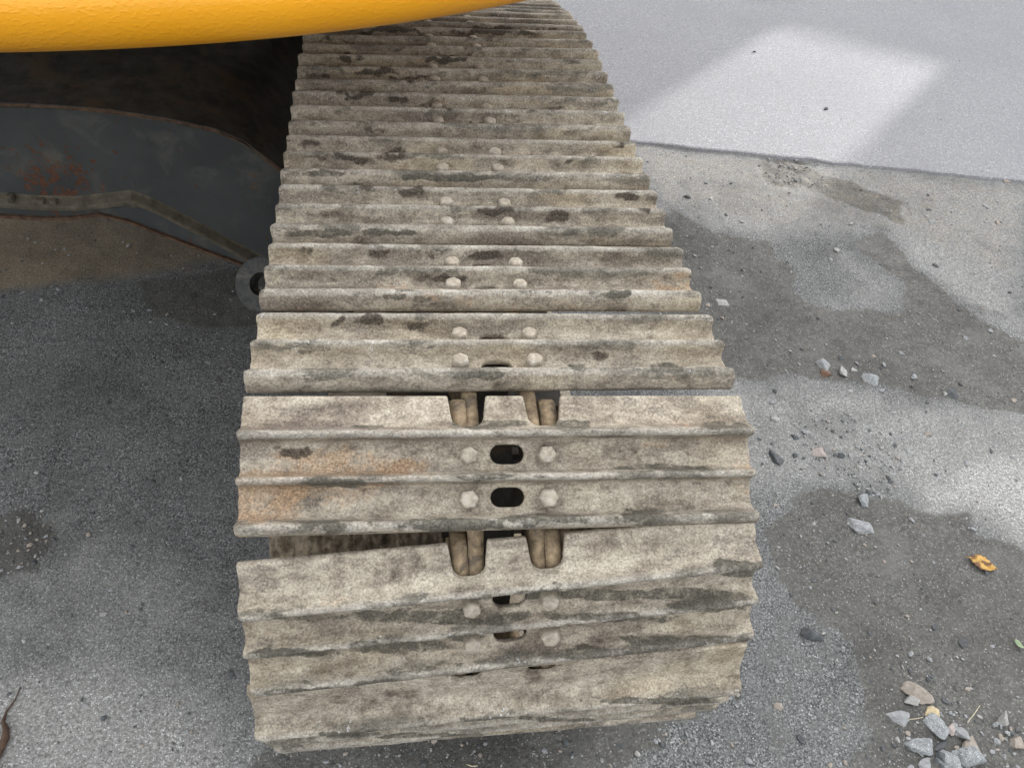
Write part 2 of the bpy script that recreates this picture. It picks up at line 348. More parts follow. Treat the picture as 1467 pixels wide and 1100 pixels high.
# ------------------------------------------------------------------ ground
def poly_px(pts): return np.array([on_z(*p)[:2] for p in pts])
def sdf(P, poly):
    d = np.full(len(P), 1e9); ins = np.zeros(len(P), bool); n = len(poly)
    for i in range(n):
        a, b = poly[i], poly[(i + 1) % n]; e = b - a
        t = np.clip(((P - a) @ e) / (e @ e), 0, 1); d = np.minimum(d, np.linalg.norm(P - a - t[:, None] * e, axis=1))
        c = ((a[1] > P[:, 1]) != (b[1] > P[:, 1])) & (P[:, 0] < (b[0] - a[0]) * (P[:, 1] - a[1]) / (b[1] - a[1] + 1e-12) + a[0]); ins ^= c
    return np.where(ins, d, -d)
DAMP = [poly_px(p) for p in (
    [(900, 330), (965, 300), (1020, 335), (1100, 342), (1135, 395), (1150, 425), (1195, 445), (1240, 440), (1292, 452), (1300, 405), (1225, 345), (1262, 330), (1310, 380), (1380, 440), (1480, 495), (1560, 540), (1560, 620), (1400, 578), (1320, 566), (1250, 550), (1180, 545), (1100, 535), (1030, 535), (930, 520)],
    [(1210, 700), (1262, 712), (1285, 722), (1330, 736), (1395, 735), (1405, 765), (1480, 792), (1600, 860), (1600, 1180), (1150, 1180), (1250, 1040), (1230, 930), (1120, 850), (1090, 760)],
    [(190, 400), (300, 385), (400, 370), (420, 470), (300, 470), (220, 455)],
    [(-30, 735), (40, 720), (75, 770), (60, 815), (-30, 830)],
    [(400, 1040), (560, 1000), (900, 960), (1030, 975), (960, 1060), (800, 1150), (400, 1150), (350, 1090)],
    [(1090, 232), (1150, 225), (1180, 250), (1300, 290), (1300, 325), (1180, 275), (1100, 262)],
    [(1085, 740), (1140, 850), (1250, 930), (1270, 1040), (1170, 1180), (1000, 1180), (1050, 985), (1085, 860)])]
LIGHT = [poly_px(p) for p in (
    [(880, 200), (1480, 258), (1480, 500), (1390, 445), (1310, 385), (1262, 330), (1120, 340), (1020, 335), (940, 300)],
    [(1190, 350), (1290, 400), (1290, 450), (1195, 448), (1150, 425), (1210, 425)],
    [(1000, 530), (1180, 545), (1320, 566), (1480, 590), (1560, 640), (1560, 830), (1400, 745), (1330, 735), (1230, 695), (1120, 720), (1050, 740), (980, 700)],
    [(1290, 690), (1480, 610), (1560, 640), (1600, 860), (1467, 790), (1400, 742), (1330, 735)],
    [(-80, 760), (150, 740), (330, 850), (420, 1080), (420, 1180), (-80, 1180)], [(-80, 960), (100, 930), (290, 990), (360, 1080), (420, 1180), (-80, 1180)])]  # dry bright aggregate, with the brightening away from the machine's shade painted in
LOTGT = poly_px([(1290, 690), (1480, 610), (1560, 640), (1600, 860), (1467, 790), (1400, 742), (1330, 735)])
BROWN = [poly_px(p) for p in ([(-60, 300), (150, 300), (250, 340), (330, 372), (230, 385), (130, 405), (-60, 425)], [(880, 200), (1480, 258), (1480, 420), (1262, 330), (1120, 340), (940, 300)])]
GRIT = [poly_px(p) for p in ([(1130, 600), (1180, 580), (1225, 600), (1235, 660), (1195, 690), (1150, 665)], [(1210, 640), (1290, 620), (1300, 665), (1280, 705), (1230, 700)], [(-30, 740), (40, 730), (70, 775), (50, 815), (-30, 820)], [(1090, 228), (1165, 232), (1160, 262), (1100, 262)])]
def masks(P):
    wob = np.stack([vnoise(np.c_[P, 0 * P[:, 0]], 7, 3, 3), vnoise(np.c_[P, 0 * P[:, 0]], 7, 9, 3)], 1) * .045
    Q = P + wob
    def m(polys, soft, wt=None): return np.clip(np.max([sstep(-soft, soft, sdf(Q, p)) * (wt[k] if wt else 1) for k, p in enumerate(polys)], axis=0), 0, 1)
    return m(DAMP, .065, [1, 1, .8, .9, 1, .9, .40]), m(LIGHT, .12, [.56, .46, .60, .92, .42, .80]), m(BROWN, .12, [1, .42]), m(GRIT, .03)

def axis_grid(lo, hi, st, far):
    a = np.arange(lo, hi, st); out = [a]; g = st; x = hi
    up = []; 
    while x < far: g *= 1.35; x += g; up.append(x)
    g = st; x = lo; dn = []
    while x > -far: g *= 1.35; x -= g; dn.append(x)
    return np.array(dn[::-1] + list(a) + up)
gx = axis_grid(-1.6, 3.1, .0115, 400); gy = axis_grid(-.6, 2.6, .0115, 400)
XX, YY = np.meshgrid(gx, gy, indexing='xy'); P2 = np.stack([XX.ravel(), YY.ravel()], 1)
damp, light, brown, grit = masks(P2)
P3 = np.c_[P2, 0 * P2[:, 0]]
fade = (np.abs(P2[:, 0] - .7) < 2.6) & (np.abs(P2[:, 1] - 1) < 1.9)
soil = np.clip(damp + brown * .7 + grit, 0, 1.2) * (P2[:, 0] > -1.7)
Z = vnoise(P3, 1.3, 1, 2) * .004 + vnoise(P3, 26, 4, 3, .6) * (.0012 + .0042 * soil) + np.abs(vnoise(P3, 9, 5, 2)) * .006 * soil - .004 * soil
Z = Z * fade
nx, ny = len(gx), len(gy)
i = np.arange(nx * ny).reshape(ny, nx)
FQ = np.stack([i[:-1, :-1], i[:-1, 1:], i[1:, 1:], i[1:, :-1]], -1).reshape(-1, 4)
gm = bpy.data.meshes.new('ground'); gm.vertices.add(nx * ny); gm.vertices.foreach_set('co', np.c_[P2, Z].ravel())
gm.loops.add(FQ.size); gm.loops.foreach_set('vertex_index', FQ.ravel()); gm.polygons.add(len(FQ)); gm.polygons.foreach_set('loop_start', np.arange(0, FQ.size, 4)); gm.update(calc_edges=True); gm.validate()
smooth(gm)
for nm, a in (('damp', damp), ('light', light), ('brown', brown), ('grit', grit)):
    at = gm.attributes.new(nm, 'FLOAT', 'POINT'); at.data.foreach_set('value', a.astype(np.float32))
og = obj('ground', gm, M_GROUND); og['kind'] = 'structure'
def ground_z(x, y):
    ix = int(np.clip(np.searchsorted(gx, x), 1, nx - 1)); iy = int(np.clip(np.searchsorted(gy, y), 1, ny - 1)); return float(Z[iy * nx + ix])

# road: a pale, smoother sheet of asphalt whose broken edge lies on the yard
ea = on_z(905, 205)[:2]; eb = on_z(1467, 262)[:2]; ed = (eb - ea) / np.linalg.norm(eb - ea); en = np.array([-ed[1], ed[0]])
bm = bmesh.new(); tt = np.concatenate([np.linspace(-60, -2, 12), np.arange(-1.9, 4.5, .02), np.linspace(5, 80, 14)])
jit = vnoise(np.c_[tt, tt * 0, tt * 0], 5, 21, 4, .6) * .022
rows = []
for off, z in ((-.006, -.01), (0, .0085), (.008, .0115), (.5, .013), (3., .014), (120, .014)):
    rows.append([bm.verts.new((*(ea + ed * t + en * (off + (j if off < .4 else 0))), z)) for t, j in zip(tt, jit)])
for a, b in zip(rows, rows[1:]):
    for k in range(len(tt) - 1): bm.faces.new((a[k], a[k + 1], b[k + 1], b[k]))
rd = obj('asphalt_road', bm_mesh('asphalt_road', bm), M_ROAD); rd['kind'] = 'structure'

# ------------------------------------------------------------------ added unseen wall that blocks the sun; its one opening shapes the sunlit patch
pa, pb, pc = on_z(1110, 45)[:2], on_z(1350, 105)[:2], on_z(1115, 335)[:2]
wd = (pb - pa) / np.linalg.norm(pb - pa); saz = np.array(SUN_AZ)
WD = 10.                                                   # metres from the sunlit patch, along the sun's azimuth
te = math.tan(SUN_EL)
qa = pa + saz * WD; sill = WD * te
# base of the wall: line through qa along wd; every ray through the far edge pa-pb passes the sill
wid = np.linalg.norm(pb - pa)
# far end of the patch: c projected back along the azimuth on to the wall line
def back(p):
    A = np.array([[wd[0], -saz[0]], [wd[1], -saz[1]]]); s, t = np.linalg.solve(A, p - qa); return s, t * te
sc_, head = back(pc); sb_, sillb = back(pb)
wx0, wx1 = 0., max(sb_, wid)
wall = empty('sun_blocker_wall', (qa[0], qa[1], 0)); wall.rotation_euler = (0, 0, math.atan2(wd[1], wd[0]))
tag(wall, 'added out-of-view concrete wall blocking the sun, with one square opening', 'wall')
g_ = G('grey_concrete'); v_ = g_.coord(False); n_ = g_.noise(v_, 3, 8, .65); M_CONC = g_.fin(g_.ramp(n_, [(.3, (.24, .24, .235)), (.7, (.36, .355, .345))]), .9, g_.bump(n_, .3, .01), .2)
LW, HW, TH = 15., 6.6, .10
for nm, lo, hi in (('sun_blocker_panel', (-LW, 0, -.1), (wx0, TH, HW)), ('sun_blocker_panel', (wx1, 0, -.1), (LW, TH, HW)), ('sun_blocker_panel', (wx0, 0, -.1), (wx1, TH, sill)), ('sun_blocker_panel', (wx0, 0, head), (wx1, TH, HW))):
    obj(nm, box_mesh(nm, lo, hi, 0), M_CONC, wall)

# ------------------------------------------------------------------ excavator
EXC = empty('excavator', (-.95, 1.4, 0))
tag(EXC, 'excavator on dusty steel crawler tracks with yellow counterweight', 'excavator')
INV = Matrix.Translation((.95, -1.4, 0))
def part(name, me, m, mat=None, parent=EXC):
    o = bpy.data.objects.new(name, me); COL.objects.link(o)
    if len(me.materials) == 0: me.materials.append(m)
    o.parent = parent; o.matrix_local = (INV @ mat) if parent is EXC and mat is not None else (INV if parent is EXC else (mat or Matrix()))
    return o

PITCH, HL, YH = .1751, .079, .0602
G3Y = -PITCH / 3
# --- shoe: rolled triple-grouser section with slots and link clearances
prof = [(.112, -.046), (.088, -.038), (.076, -.032), (.0685, -.024), (.0655, -.012), (.0635, -.003), (.0600, 0), (.0560, -.0005), (.0530, -.005), (.0515, -.016), (.0490, -.0245), (.0440, -.0282), (.030, -.029),
        (.0145, -.0285), (.0095, -.0250), (.0068, -.016), (.0045, -.003), (.0020, 0), (-.0025, -.0005), (-.0050, -.005), (-.0068, -.016), (-.0095, -.0250), (-.0145, -.0285), (-.029, -.029),
        (-.0435, -.0285), (-.0490, -.0245), (-.0518, -.015), (-.0540, -.003), (-.0570, 0), (-.0625, -.0008), (-.0675, -.006), (-.0705, -.018), (-.0715, -.031), (-.0690, -.0375),
        (-.060, -.0375), (.066, -.0375), (.086, -.048), (.112, -.056)]
def stadium(cx, cy, w_, h_, n=8):
    r = h_ / 2; out = []
    for k in range(n + 1): a = -math.pi / 2 + math.pi * k / n; out.append((cx + w_ / 2 - r + r * math.cos(a), cy + r * math.sin(a)))
    for k in range(n + 1): a = math.pi / 2 + math.pi * k / n; out.append((cx - w_ / 2 + r + r * math.cos(a), cy + r * math.sin(a)))
    return out
def ucut(cx, y0=.0685):
    r = .015; hw = .0225; out = [(cx - hw - .006, .125), (cx - hw - .002, .098)]
    for k in range(7): a = math.pi + math.pi / 2 * k / 6; out.append((cx - hw + r + r * math.cos(a), y0 + r + r * math.sin(a)))
    for k in range(7): a = -math.pi / 2 + math.pi / 2 * k / 6; out.append((cx + hw - r + r * math.cos(a), y0 + r + r * math.sin(a)))
    return out + [(cx + hw + .002, .098), (cx + hw + .006, .125)]
BX = .053
def shoe_base(voxel, y0=.0685, lip=0.):
    pr_ = [(y + lip, z - lip * .45) if y > .1 else (y, z) for y, z in prof]
    a = bpy.data.objects.new('tmp_a', extrude_x('tmp_a', pr_, -.35, .35)); COL.objects.link(a)
    cut = []
    for pf in (stadium(0, .030, .047, .0265), stadium(0, -.028, .047, .0265), ucut(-BX, y0), ucut(BX, y0)):
        b = bpy.data.objects.new('tmp_b', extrude_x('tmp_b', pf, -.09, .02, axis='z')); COL.objects.link(b); cut.append(b)
        md = a.modifiers.new('b', 'BOOLEAN'); md.object = b; md.operation = 'DIFFERENCE'; md.solver = 'EXACT'
    md = a.modifiers.new('r', 'REMESH'); md.mode = 'VOXEL'; md.voxel_size = voxel; md.adaptivity = 0
    md = a.modifiers.new('s', 'SMOOTH'); md.iterations = 1; md.factor = .5
    dg = bpy.context.evaluated_depsgraph_get(); dg.update()
    me = bpy.data.meshes.new_from_object(a.evaluated_get(dg)); me.name = 'track_shoe'
    for o in [a] + cut:
        m_ = o.data; bpy.data.objects.remove(o, do_unlink=True); bpy.data.meshes.remove(m_)
    smooth(me); me.materials.clear(); me.materials.append(M_SHOE)
    return me
BASE_HI = shoe_base(.0023); BASE_LO = shoe_base(.0048); BASE_MUD = shoe_base(.0026, .106, .02)
def coords(me):
    a = np.empty(len(me.vertices) * 3); me.vertices.foreach_get('co', a); return a.reshape(-1, 3)
# damp or muddy patches, read off the photograph as (x, y, half width, half height) and laid on the steel itself
STAINS = [(605, 465, 52, 16), (530, 459, 14, 9), (488, 459, 12, 9), (640, 399, 55, 12), (545, 362, 34, 13), (440, 360, 24, 12), (620, 360, 40, 12), (700, 366, 26, 10), (505, 136, 18, 11), (500, 86, 28, 8), (545, 103, 34, 9),
          (575, 141, 22, 8), (590, 275, 50, 12), (520, 270, 40, 12), (670, 180, 20, 6), (800, 312, 22, 9), (900, 283, 30, 7), (690, 46, 60, 7), (760, 46, 26, 7), (560, 46, 60, 7), (600, 112, 40, 8), (700, 60, 26, 7),
          (880, 421, 24, 6), (850, 508, 22, 10), (470, 700, 30, 8), (490, 590, 14, 8), (430, 588, 16, 10), (612, 586, 20, 10), (910, 641, 9, 14), (520, 697, 40, 8), (430, 645, 40, 10), (700, 305, 50, 8), (470, 310, 70, 12), (450, 205, 60, 10),
          (820, 230, 40, 8), (640, 240, 40, 8), (560, 222, 30, 9), (440, 230, 30, 9), (470, 160, 40, 8), (780, 160, 50, 7), (520, 250, 20, 7), (690, 440, 30, 5), (870, 212, 25, 8), (930, 300, 20, 9), (440, 500, 28, 8), (880, 470, 30, 7), (1000, 395, 30, 7),
          (480, 60, 60, 7), (640, 86, 40, 6), (560, 70, 50, 6), (450, 110, 30, 7), (620, 150, 30, 7), (540, 190, 44, 7), (500, 228, 50, 8), (905, 740, 40, 10), (850, 925, 45, 7), (820, 940, 36, 6), (500, 990, 70, 7), (450, 935, 60, 7), (640, 870, 90, 8), (760, 960, 8, 6), (880, 1000, 120, 6)]
WET = [(600, 884, 210, 11), (880, 852, 190, 10), (1075, 815, 50, 10), (430, 935, 70, 8), (560, 925, 90, 8), (660, 912, 40, 6), (860, 884, 110, 8), (1010, 868, 60, 7), (460, 992, 90, 9), (560, 980, 60, 7), (860, 935, 120, 9), (1000, 918, 90, 8), (560, 1052, 120, 5), (760, 1030, 110, 5), (950, 1004, 120, 5),
       (700, 607, 60, 7), (820, 605, 30, 6), (1020, 608, 40, 6), (520, 612, 30, 5), (480, 690, 50, 6), (700, 683, 80, 5), (960, 670, 60, 6), (480, 755, 40, 9), (640, 750, 110, 10), (800, 742, 90, 10), (930, 738, 40, 11),
       (690, 536, 50, 6), (820, 528, 14, 6), (955, 527, 16, 6), (600, 430, 26, 7), (880, 421, 26, 6), (560, 425, 20, 6), (450, 335, 40, 6), (560, 332, 40, 6), (880, 333, 30, 6), (820, 331, 14, 5), (640, 255, 60, 5), (470, 250, 40, 6)]
def make_shoe(base, M, seed, near):
    idx_ = seed - 40; me = base.copy(); me.name = 'track_shoe'; co = coords(base).copy(); nv = len(co)
    off = np.array([seed * 1.37, seed * .71, seed * 2.13])
    # worn tips, rounded ends, dents
    z = co[:, 2]; tipm = sstep(-.014, -.001, z)
    wear = (vnoise(co + off, 14, seed, 3, .6) * .5 + .5)
    co[:, 2] -= tipm * (.0020 * wear + .0008 * np.clip(vnoise(co + off, 60, seed + 5, 2), -1, 1))
    t = np.clip((np.abs(co[:, 0]) - .336) / .014, 0, 1); co[:, 2] -= .0055 * t * t * sstep(-.03, -.004, z)
    co[:, 1] += vnoise(co * np.array([1, 0, 0]) + off, 9, seed + 2, 2) * .0008 * sstep(-.026, -.002, z)
    co[:, 0] += np.sign(co[:, 0]) * t * vnoise(co + off, 50, seed + 3, 2) * .0025
    co[:, 2] += vnoise(co + off, 5, seed + 8, 2) * .0010 + vnoise(co + off, 95, seed + 9, 2, .6) * .00045
    # caked dust in the troughs
    tr = sstep(-.0215, -.027, z) * sstep(-.034, -.030, z)
    co[:, 2] += tr * np.clip(vnoise(co + off, 22, seed + 6, 3, .6), 0, 1) * .0035
    st = np.zeros(nv); wt = np.zeros(nv)
    if near:
        wx = vnoise(co + off, 30, seed + 31, 3, .6) * 38; wy = vnoise(co + off, 30, seed + 37, 3, .6) * 11
        Wd = co @ np.array(M.to_3x3()).T + np.array(M.translation); px = project(Wd)
        top = sstep(-.036, -.033, z)
        for x, y, rx, ry in STAINS:
            k_ = .56 + .40 * ((x * 7 + y * 13) % 10) / 10; d = np.sqrt(((px[:, 0] + wx - x) / rx) ** 2 + ((px[:, 1] + wy - y) / ry) ** 2); st = np.maximum(st, k_ * np.clip(1.2 - .8 * d, 0, 1))
        st *= top
        for x, y, rx, ry in WET:
            d = np.sqrt(((px[:, 0] + wx - x) / rx) ** 2 + ((px[:, 1] + wy * .5 - y) / ry) ** 2); wt = np.maximum(wt, np.clip(1.3 - .8 * d, 0, 1))
        wt *= top
        co[:, 2] += sstep(.45, .7, st) * sstep(-.012, -.02, z) * (.0012 + (.0025 if idx_ < 4 else .0065) * np.clip(vnoise(co + off, 70, seed + 4, 2), 0, 1))
    me.vertices.foreach_set('co', co.ravel())
    at = me.attributes.new('stain', 'FLOAT', 'POINT'); at.data.foreach_set('value', st.astype(np.float32)); at = me.attributes.new('wet', 'FLOAT', 'POINT'); at.data.foreach_set('value', wt.astype(np.float32))
    me.update(); return me

# --- bolts (domed hex heads), links, pins
def bolt_mesh(rough_seed):
    bm = bmesh.new(); rs = random.Random(rough_seed); R = .0132
    def ring(r, z, rot=0): return [bm.verts.new((r * math.cos(k * math.pi / 3 + rot) * (1 + rs.uniform(-.03, .03)), r * math.sin(k * math.pi / 3 + rot) * (1 + rs.uniform(-.03, .03)), z + rs.uniform(-.0004, .0004))) for k in range(6)]
    rr = [ring(R * 1.02, -.004), ring(R, .0125), ring(R * .86, .0162), ring(R * .45, .0178)]
    for a, b in zip(rr, rr[1:]):
        for k in range(6): bm.faces.new((a[k], a[(k + 1) % 6], b[(k + 1) % 6], b[k]))
    bm.faces.new(rr[-1])
    bmesh.ops.bevel(bm, geom=bm.edges[:], offset=.0008, segments=1, affect='EDGES', clamp_overlap=True)
    me = bm_mesh('bolt', bm, False); me.materials.append(M_BOLT); return me
BOLTS = [bolt_mesh(k) for k in range(5)]
def link_mesh(side):
    y1, y0 = PITCH / 3 - .001, -PITCH / 3 - YH
    bm = bmesh.new(); secs = []
    ys = [y1 + .052, y1 + .047, y1 + .026, y1, y1 - .03, y1 - .06, (y0 + y1) / 2, y0 + .06, y0 + .03, y0, y0 - .020, y0 - .034, y0 - .038]
    for y in ys:
        t = (y - y0) / (y1 - y0); xo = .0425 + .0215 * float(sstep(.40, .85, np.array(t)))
        dy = 0
        if y > y1: dy = (y - y1) * .038 / .052
        if y < y0: dy = y0 - y
        hgt = (.036 * (1 - (dy / .039) ** 3.2) ** .5) if dy else .036
        zc = -HL; zt, zb = zc + hgt + (.003 if not dy else 0), zc - hgt - .004
        x0, x1 = side * (xo - .0105), side * (xo + .0105)
        secs.append([bm.verts.new((x0, y, zb)), bm.verts.new((x1, y, zb)), bm.verts.new((x1, y, zt)), bm.verts.new((x0, y, zt))])
    for a, b in zip(secs, secs[1:]):
        for k in range(4): bm.faces.new((a[k], a[(k + 1) % 4], b[(k + 1) % 4], b[k]))
    bm.faces.new(secs[0]); bm.faces.new(secs[-1])
    bmesh.ops.recalc_face_normals(bm, faces=bm.faces)
    bmesh.ops.bevel(bm, geom=bm.edges[:], offset=.0035, segments=2, affect='EDGES', clamp_overlap=True)
    me = bm_mesh('track_link', bm, True); me.materials.append(M_LINK); return me
LINKS = [link_mesh(-1), link_mesh(1)]
def cyl_x(name, r, x0, x1, seg=24, bev=0): return extrude_x(name, [(r * math.cos(k * math.tau / seg), r * math.sin(k * math.tau / seg)) for k in range(seg)], x0, x1, bev, sm=False)
PIN = cyl_x('track_pin', .017, -.075, .075, 16); PIN.materials.append(M_DARK)

# --- chain path: hinges of the loop in (y, z)
PY = [-.5, 0, .3, .55, .8, 1., 1.1, 1.2, 1.3, 1.4, 1.5, 1.6, 1.7, 1.85, 2., 2.2, 2.4, 2.6, 2.75, 3.2]
PZ = [0, 0, 0, .004, .016, .0225, .021, .014, .002, -.014, -.036, -.060, -.085, -.112, -.122, -.11, -.075, -.03, 0, 0]
def pz(y): return float(np.interp(y, PY, PZ))
top = [np.array([-YH, TIP - HL])]
while top[-1][0] < 2.66:
    y, z = top[-1]; lo, hi = y + .1, y + PITCH
    for _ in range(40):
        m_ = (lo + hi) / 2; L_ = math.hypot(m_ - y, TIP - HL + pz(m_) - z)
        if L_ < PITCH: lo = m_
        else: hi = m_
    top.append(np.array([lo, TIP - HL + pz(lo)]))
frames = []                                     # (near hinge, far hinge, index)
for k in range(len(top) - 1): frames.append((top[k], top[k + 1], k))
cur = top[0]; TH_ = [37.45, 64.25, 101, 126, 150, 166, 176]
for k, a in enumerate(TH_):
    a = math.radians(a); nxt = cur + PITCH * np.array([-math.cos(a), -math.sin(a)]); frames.append((nxt, cur, -1 - k)); cur = nxt
bot0 = cur
cur = top[-1]; a = -20.
for k in range(7):
    a += 27.3; r_ = math.radians(a); nxt = cur + PITCH * np.array([math.cos(r_), -math.sin(r_)]); frames.append((cur, nxt, 100 + k)); cur = nxt
bot1 = cur; nb_ = int(round((bot1[0] - bot0[0]) / PITCH))
for k in range(nb_):
    frames.append((bot0 + (bot1 - bot0) * (k + 1) / nb_, bot0 + (bot1 - bot0) * k / nb_, 200 + k))
YAW = lambda y: -.0243 + .015 * y + .0459 * y * y
GENERIC = [make_shoe(BASE_LO, Matrix(), 900 + k, False) for k in range(3)]
SHOES = []
for near, far, idx in frames:
    d = far - near; d = d / np.linalg.norm(d)               # local +y
    nrm = np.array([-d[1], d[0]])                           # local +z in (y, z)
    org = far - d * (PITCH / 3 - .003) * 1. + nrm * HL
    org = near + d * (YH + PITCH / 3) + nrm * HL
    M = Matrix(((1, 0, 0, 0), (0, d[0], nrm[0], org[0]), (0, d[1], nrm[1], org[1]), (0, 0, 0, 1)))
    yaw, roll = 0., 0.
    if 0 <= idx < 90: yaw = float(np.clip(YAW(org[0]), -.03, .045))
    if idx == -1: yaw, roll = .0249, -.0088 * -1
    if idx == -2: yaw, roll = -.0414, .0019
    if idx == -3: yaw = -.056
    if idx == -4: yaw = -.02
    if idx < 0: yaw = yaw * -1 if idx == -1 else yaw * -1
    M = M @ Matrix.Rotation(yaw, 4, 'Z') @ Matrix.Rotation(roll, 4, 'Y')
    if -3 <= idx <= 11:
        me = make_shoe(BASE_MUD if idx == -3 else BASE_HI if idx <= 6 else BASE_LO, M, idx + 40, True)
    else: me = GENERIC[idx % 3]
    o = part('track_shoe', me, M_SHOE, M); SHOES.append((o, M, me, idx))
    for q, (bx, by) in enumerate(((-BX, .029), (BX, .029), (-BX - .001, -.029), (BX + .001, -.029))):
        if idx >= 200: break
        b = part('bolt', BOLTS[(idx * 3 + q) % 5], M_BOLT, Matrix.Translation((bx, by, -.0255)) @ Matrix.Rotation(random.uniform(0, 1.05), 4, 'Z') @ Matrix.Scale(random.uniform(.96, 1.08), 4), o)
    for lm in LINKS: part('track_link', lm, M_LINK, M)
    part('track_pin', PIN, M_DARK, M @ Matrix.Translation((0, PITCH / 3, -HL)))
# the machine's other track
for o, M, me, idx in SHOES:
    part('track_shoe', GENERIC[idx % 3], M_SHOE, Matrix.Translation((-2.35, 0, 0)) @ M)

# --- idler, sprocket, rollers, track frame inside the loop
IDC = np.mean([f[0] for f in frames if -5 <= f[2] <= -1], axis=0) + np.array([.31, 0])
IDC = np.array([.16, .44])
def wheel(name, r, x0, x1, c): return part(name, cyl_x(name, r, x0, x1, 40, .006), M_DARK, Matrix.Translation((0, c[0], c[1])))
wheel('idler_wheel', .30, -.033, .033, IDC)
wheel('drive_sprocket', .29, -.028, .028, (2.72, .43))
for y in (.62, .98, 1.34, 1.70, 2.06): wheel('track_roller', .085, -.10, .10, (y, .203))
wheel('carrier_roller', .06, -.09, .09, (1.05, TIP - HL + .02 - .045 - .06))
part('track_frame', extrude_x('track_frame', [(.05, .36), (.30, .24), (2.55, .24), (2.75, .36), (2.7, .52), (2.3, .60), (.55, .62), (.10, .54)], -.17, .17, .012), M_DARK)
# mud packed under the shoes round the idler
def mud_mesh(seed, x0, x1, y0, y1, r):
    nx_, na = 150, 90; V = []; F = []
    for i_ in range(nx_ + 1):
        for j_ in range(na + 1):
            x = x0 + (x1 - x0) * i_ / nx_; a = math.radians(y0 + (y1 - y0) * j_ / na); V.append((x, IDC[0] - math.sin(a) * r, IDC[1] + math.cos(a) * r))
    V = np.array(V); nz = vnoise(V, 34, seed, 5, .65) * .013 + vnoise(V, 7, seed + 3, 2) * .010
    rad = V[:, 1:] - IDC; rad /= np.linalg.norm(rad, axis=1)[:, None]; V[:, 1:] += rad * nz[:, None]
    for i_ in range(nx_):
        for j_ in range(na): b = i_ * (na + 1) + j_; F.append((b, b + na + 1, b + na + 2, b + 1))
    V2 = V.copy(); V2[:, 1:] -= rad * .06; n = len(V)
    F2 = [tuple(n + q for q in f[::-1]) for f in F]
    E_ = []
    for j_ in range(na): a_, b_ = j_, j_ + 1; E_.append((a_, b_, b_ + n, a_ + n)); a_, b_ = nx_ * (na + 1) + j_, nx_ * (na + 1) + j_ + 1; E_.append((b_, a_, a_ + n, b_ + n))
    for i_ in range(nx_): a_, b_ = i_ * (na + 1), (i_ + 1) * (na + 1); E_.append((b_, a_, a_ + n, b_ + n)); a_, b_ = a_ + na, b_ + na; E_.append((a_, b_, b_ + n, a_ + n))
    return mesh_from('caked_mud', np.r_[V, V2], F + F2 + E_, True)
part('caked_mud', mud_mesh(3, -.338, -.085, 20, 95, .338), M_MUD)
part('caked_mud', mud_mesh(8, .085, .30, 20, 95, .318), M_MUD)

# --- frame leg between the tracks (seen left of the track)
YP = 1.0
def pp(x, y, Y=YP): v = on_y(x, y, Y); return (v[0], v[2])
topc = [pp(*p) for p in ((0, 150), (80, 153), (160, 160), (240, 172), (310, 187), (350, 204), (395, 238))]
botc = [pp(*p) for p in ((0, 283), (60, 287), (110, 288), (150, 284), (190, 279), (220, 290), (290, 326), (372, 370))]
lx = -1.42
topc = [(lx, topc[0][1] + .01)] + topc + [(-.30, topc[-1][1] - .16)]
botc = [(lx, botc[0][1] + .004)] + botc + [(-.30, botc[-1][1] - .10)]
side = topc + botc[::-1]
part('side_plate', extrude_x('side_plate', side, YP, YP + .016, .002, 'y'), M_GREY)
# top plate: sweeps back and up from the upper edge, its own edge standing a little proud
def sweep(name, curve, y0, y1, dz, th, drop=0.):
    bm = bmesh.new(); rows = []
    ny_ = 8
    for j_ in range(ny_ + 1):
        t = j_ / ny_; rows.append([bm.verts.new((x, y0 + (y1 - y0) * t, z + dz * t ** 1.5 + drop)) for x, z in curve])
    for a, b in zip(rows, rows[1:]):
        for k in range(len(curve) - 1): bm.faces.new((a[k], a[k + 1], b[k + 1], b[k]))
    bmesh.ops.recalc_face_normals(bm, faces=bm.faces)
    r = bmesh.ops.solidify(bm, geom=bm.faces[:], thickness=th)
    return bm_mesh(name, bm)
part('top_plate', sweep('top_plate', topc, YP - .006, 2.7, .10, .012, .008), M_DARK)
wl = tube('weld_seam', [(x, YP - .004, z + .002) for x, z in topc], [.0035 + .0015 * random.random() for _ in topc], 8); part('weld_seam', wl, M_RUSTEDGE)
# ledge along the lower edge, with the bottom plate below it
led = []
bm = bmesh.new()
def strip(bm, curve, ys, zs):
    rows = [[bm.verts.new((x, y, z + dz)) for x, z in curve] for y, dz in zip(ys, zs)]
    n = len(rows)
    for k in range(n):
        a, b = rows[k], rows[(k + 1) % n]
        for q in range(len(curve) - 1): bm.faces.new((a[q], a[q + 1], b[q + 1], b[q]))
    bm.faces.new([r[0] for r in rows]); bm.faces.new([r[-1] for r in rows])
strip(bm, botc, [YP + .012, YP - .004, YP - .024, YP - .028, YP - .027, YP + .012], [.026, .010, .0, -.004, -.012, -.012])
part('bottom_ledge', bm_mesh('bottom_ledge', bm), M_LEDGE)
bm = bmesh.new()
lowc = [pp(*p, YP - .022) for p in ((0, 309), (60, 313), (100, 312), (140, 307), (180, 316), (250, 343), (300, 362), (350, 380))]
lowc = [(lx, lowc[0][1])] + lowc + [(-.30, lowc[-1][1] - .09)]
strip(bm, lowc, [YP + .03, YP - .022, YP - .022, YP + .03], [.0, .0, -.008, -.008]); part('bottom_plate', bm_mesh('bottom_plate', bm), M_RUSTEDGE)
mid = [(x, z) for x, z in botc] + [(x, z - .004) for x, z in lowc[::-1]]
part('lower_web', extrude_x('lower_web', mid, YP - .012, YP + .004, 0, 'y'), M_GREY)
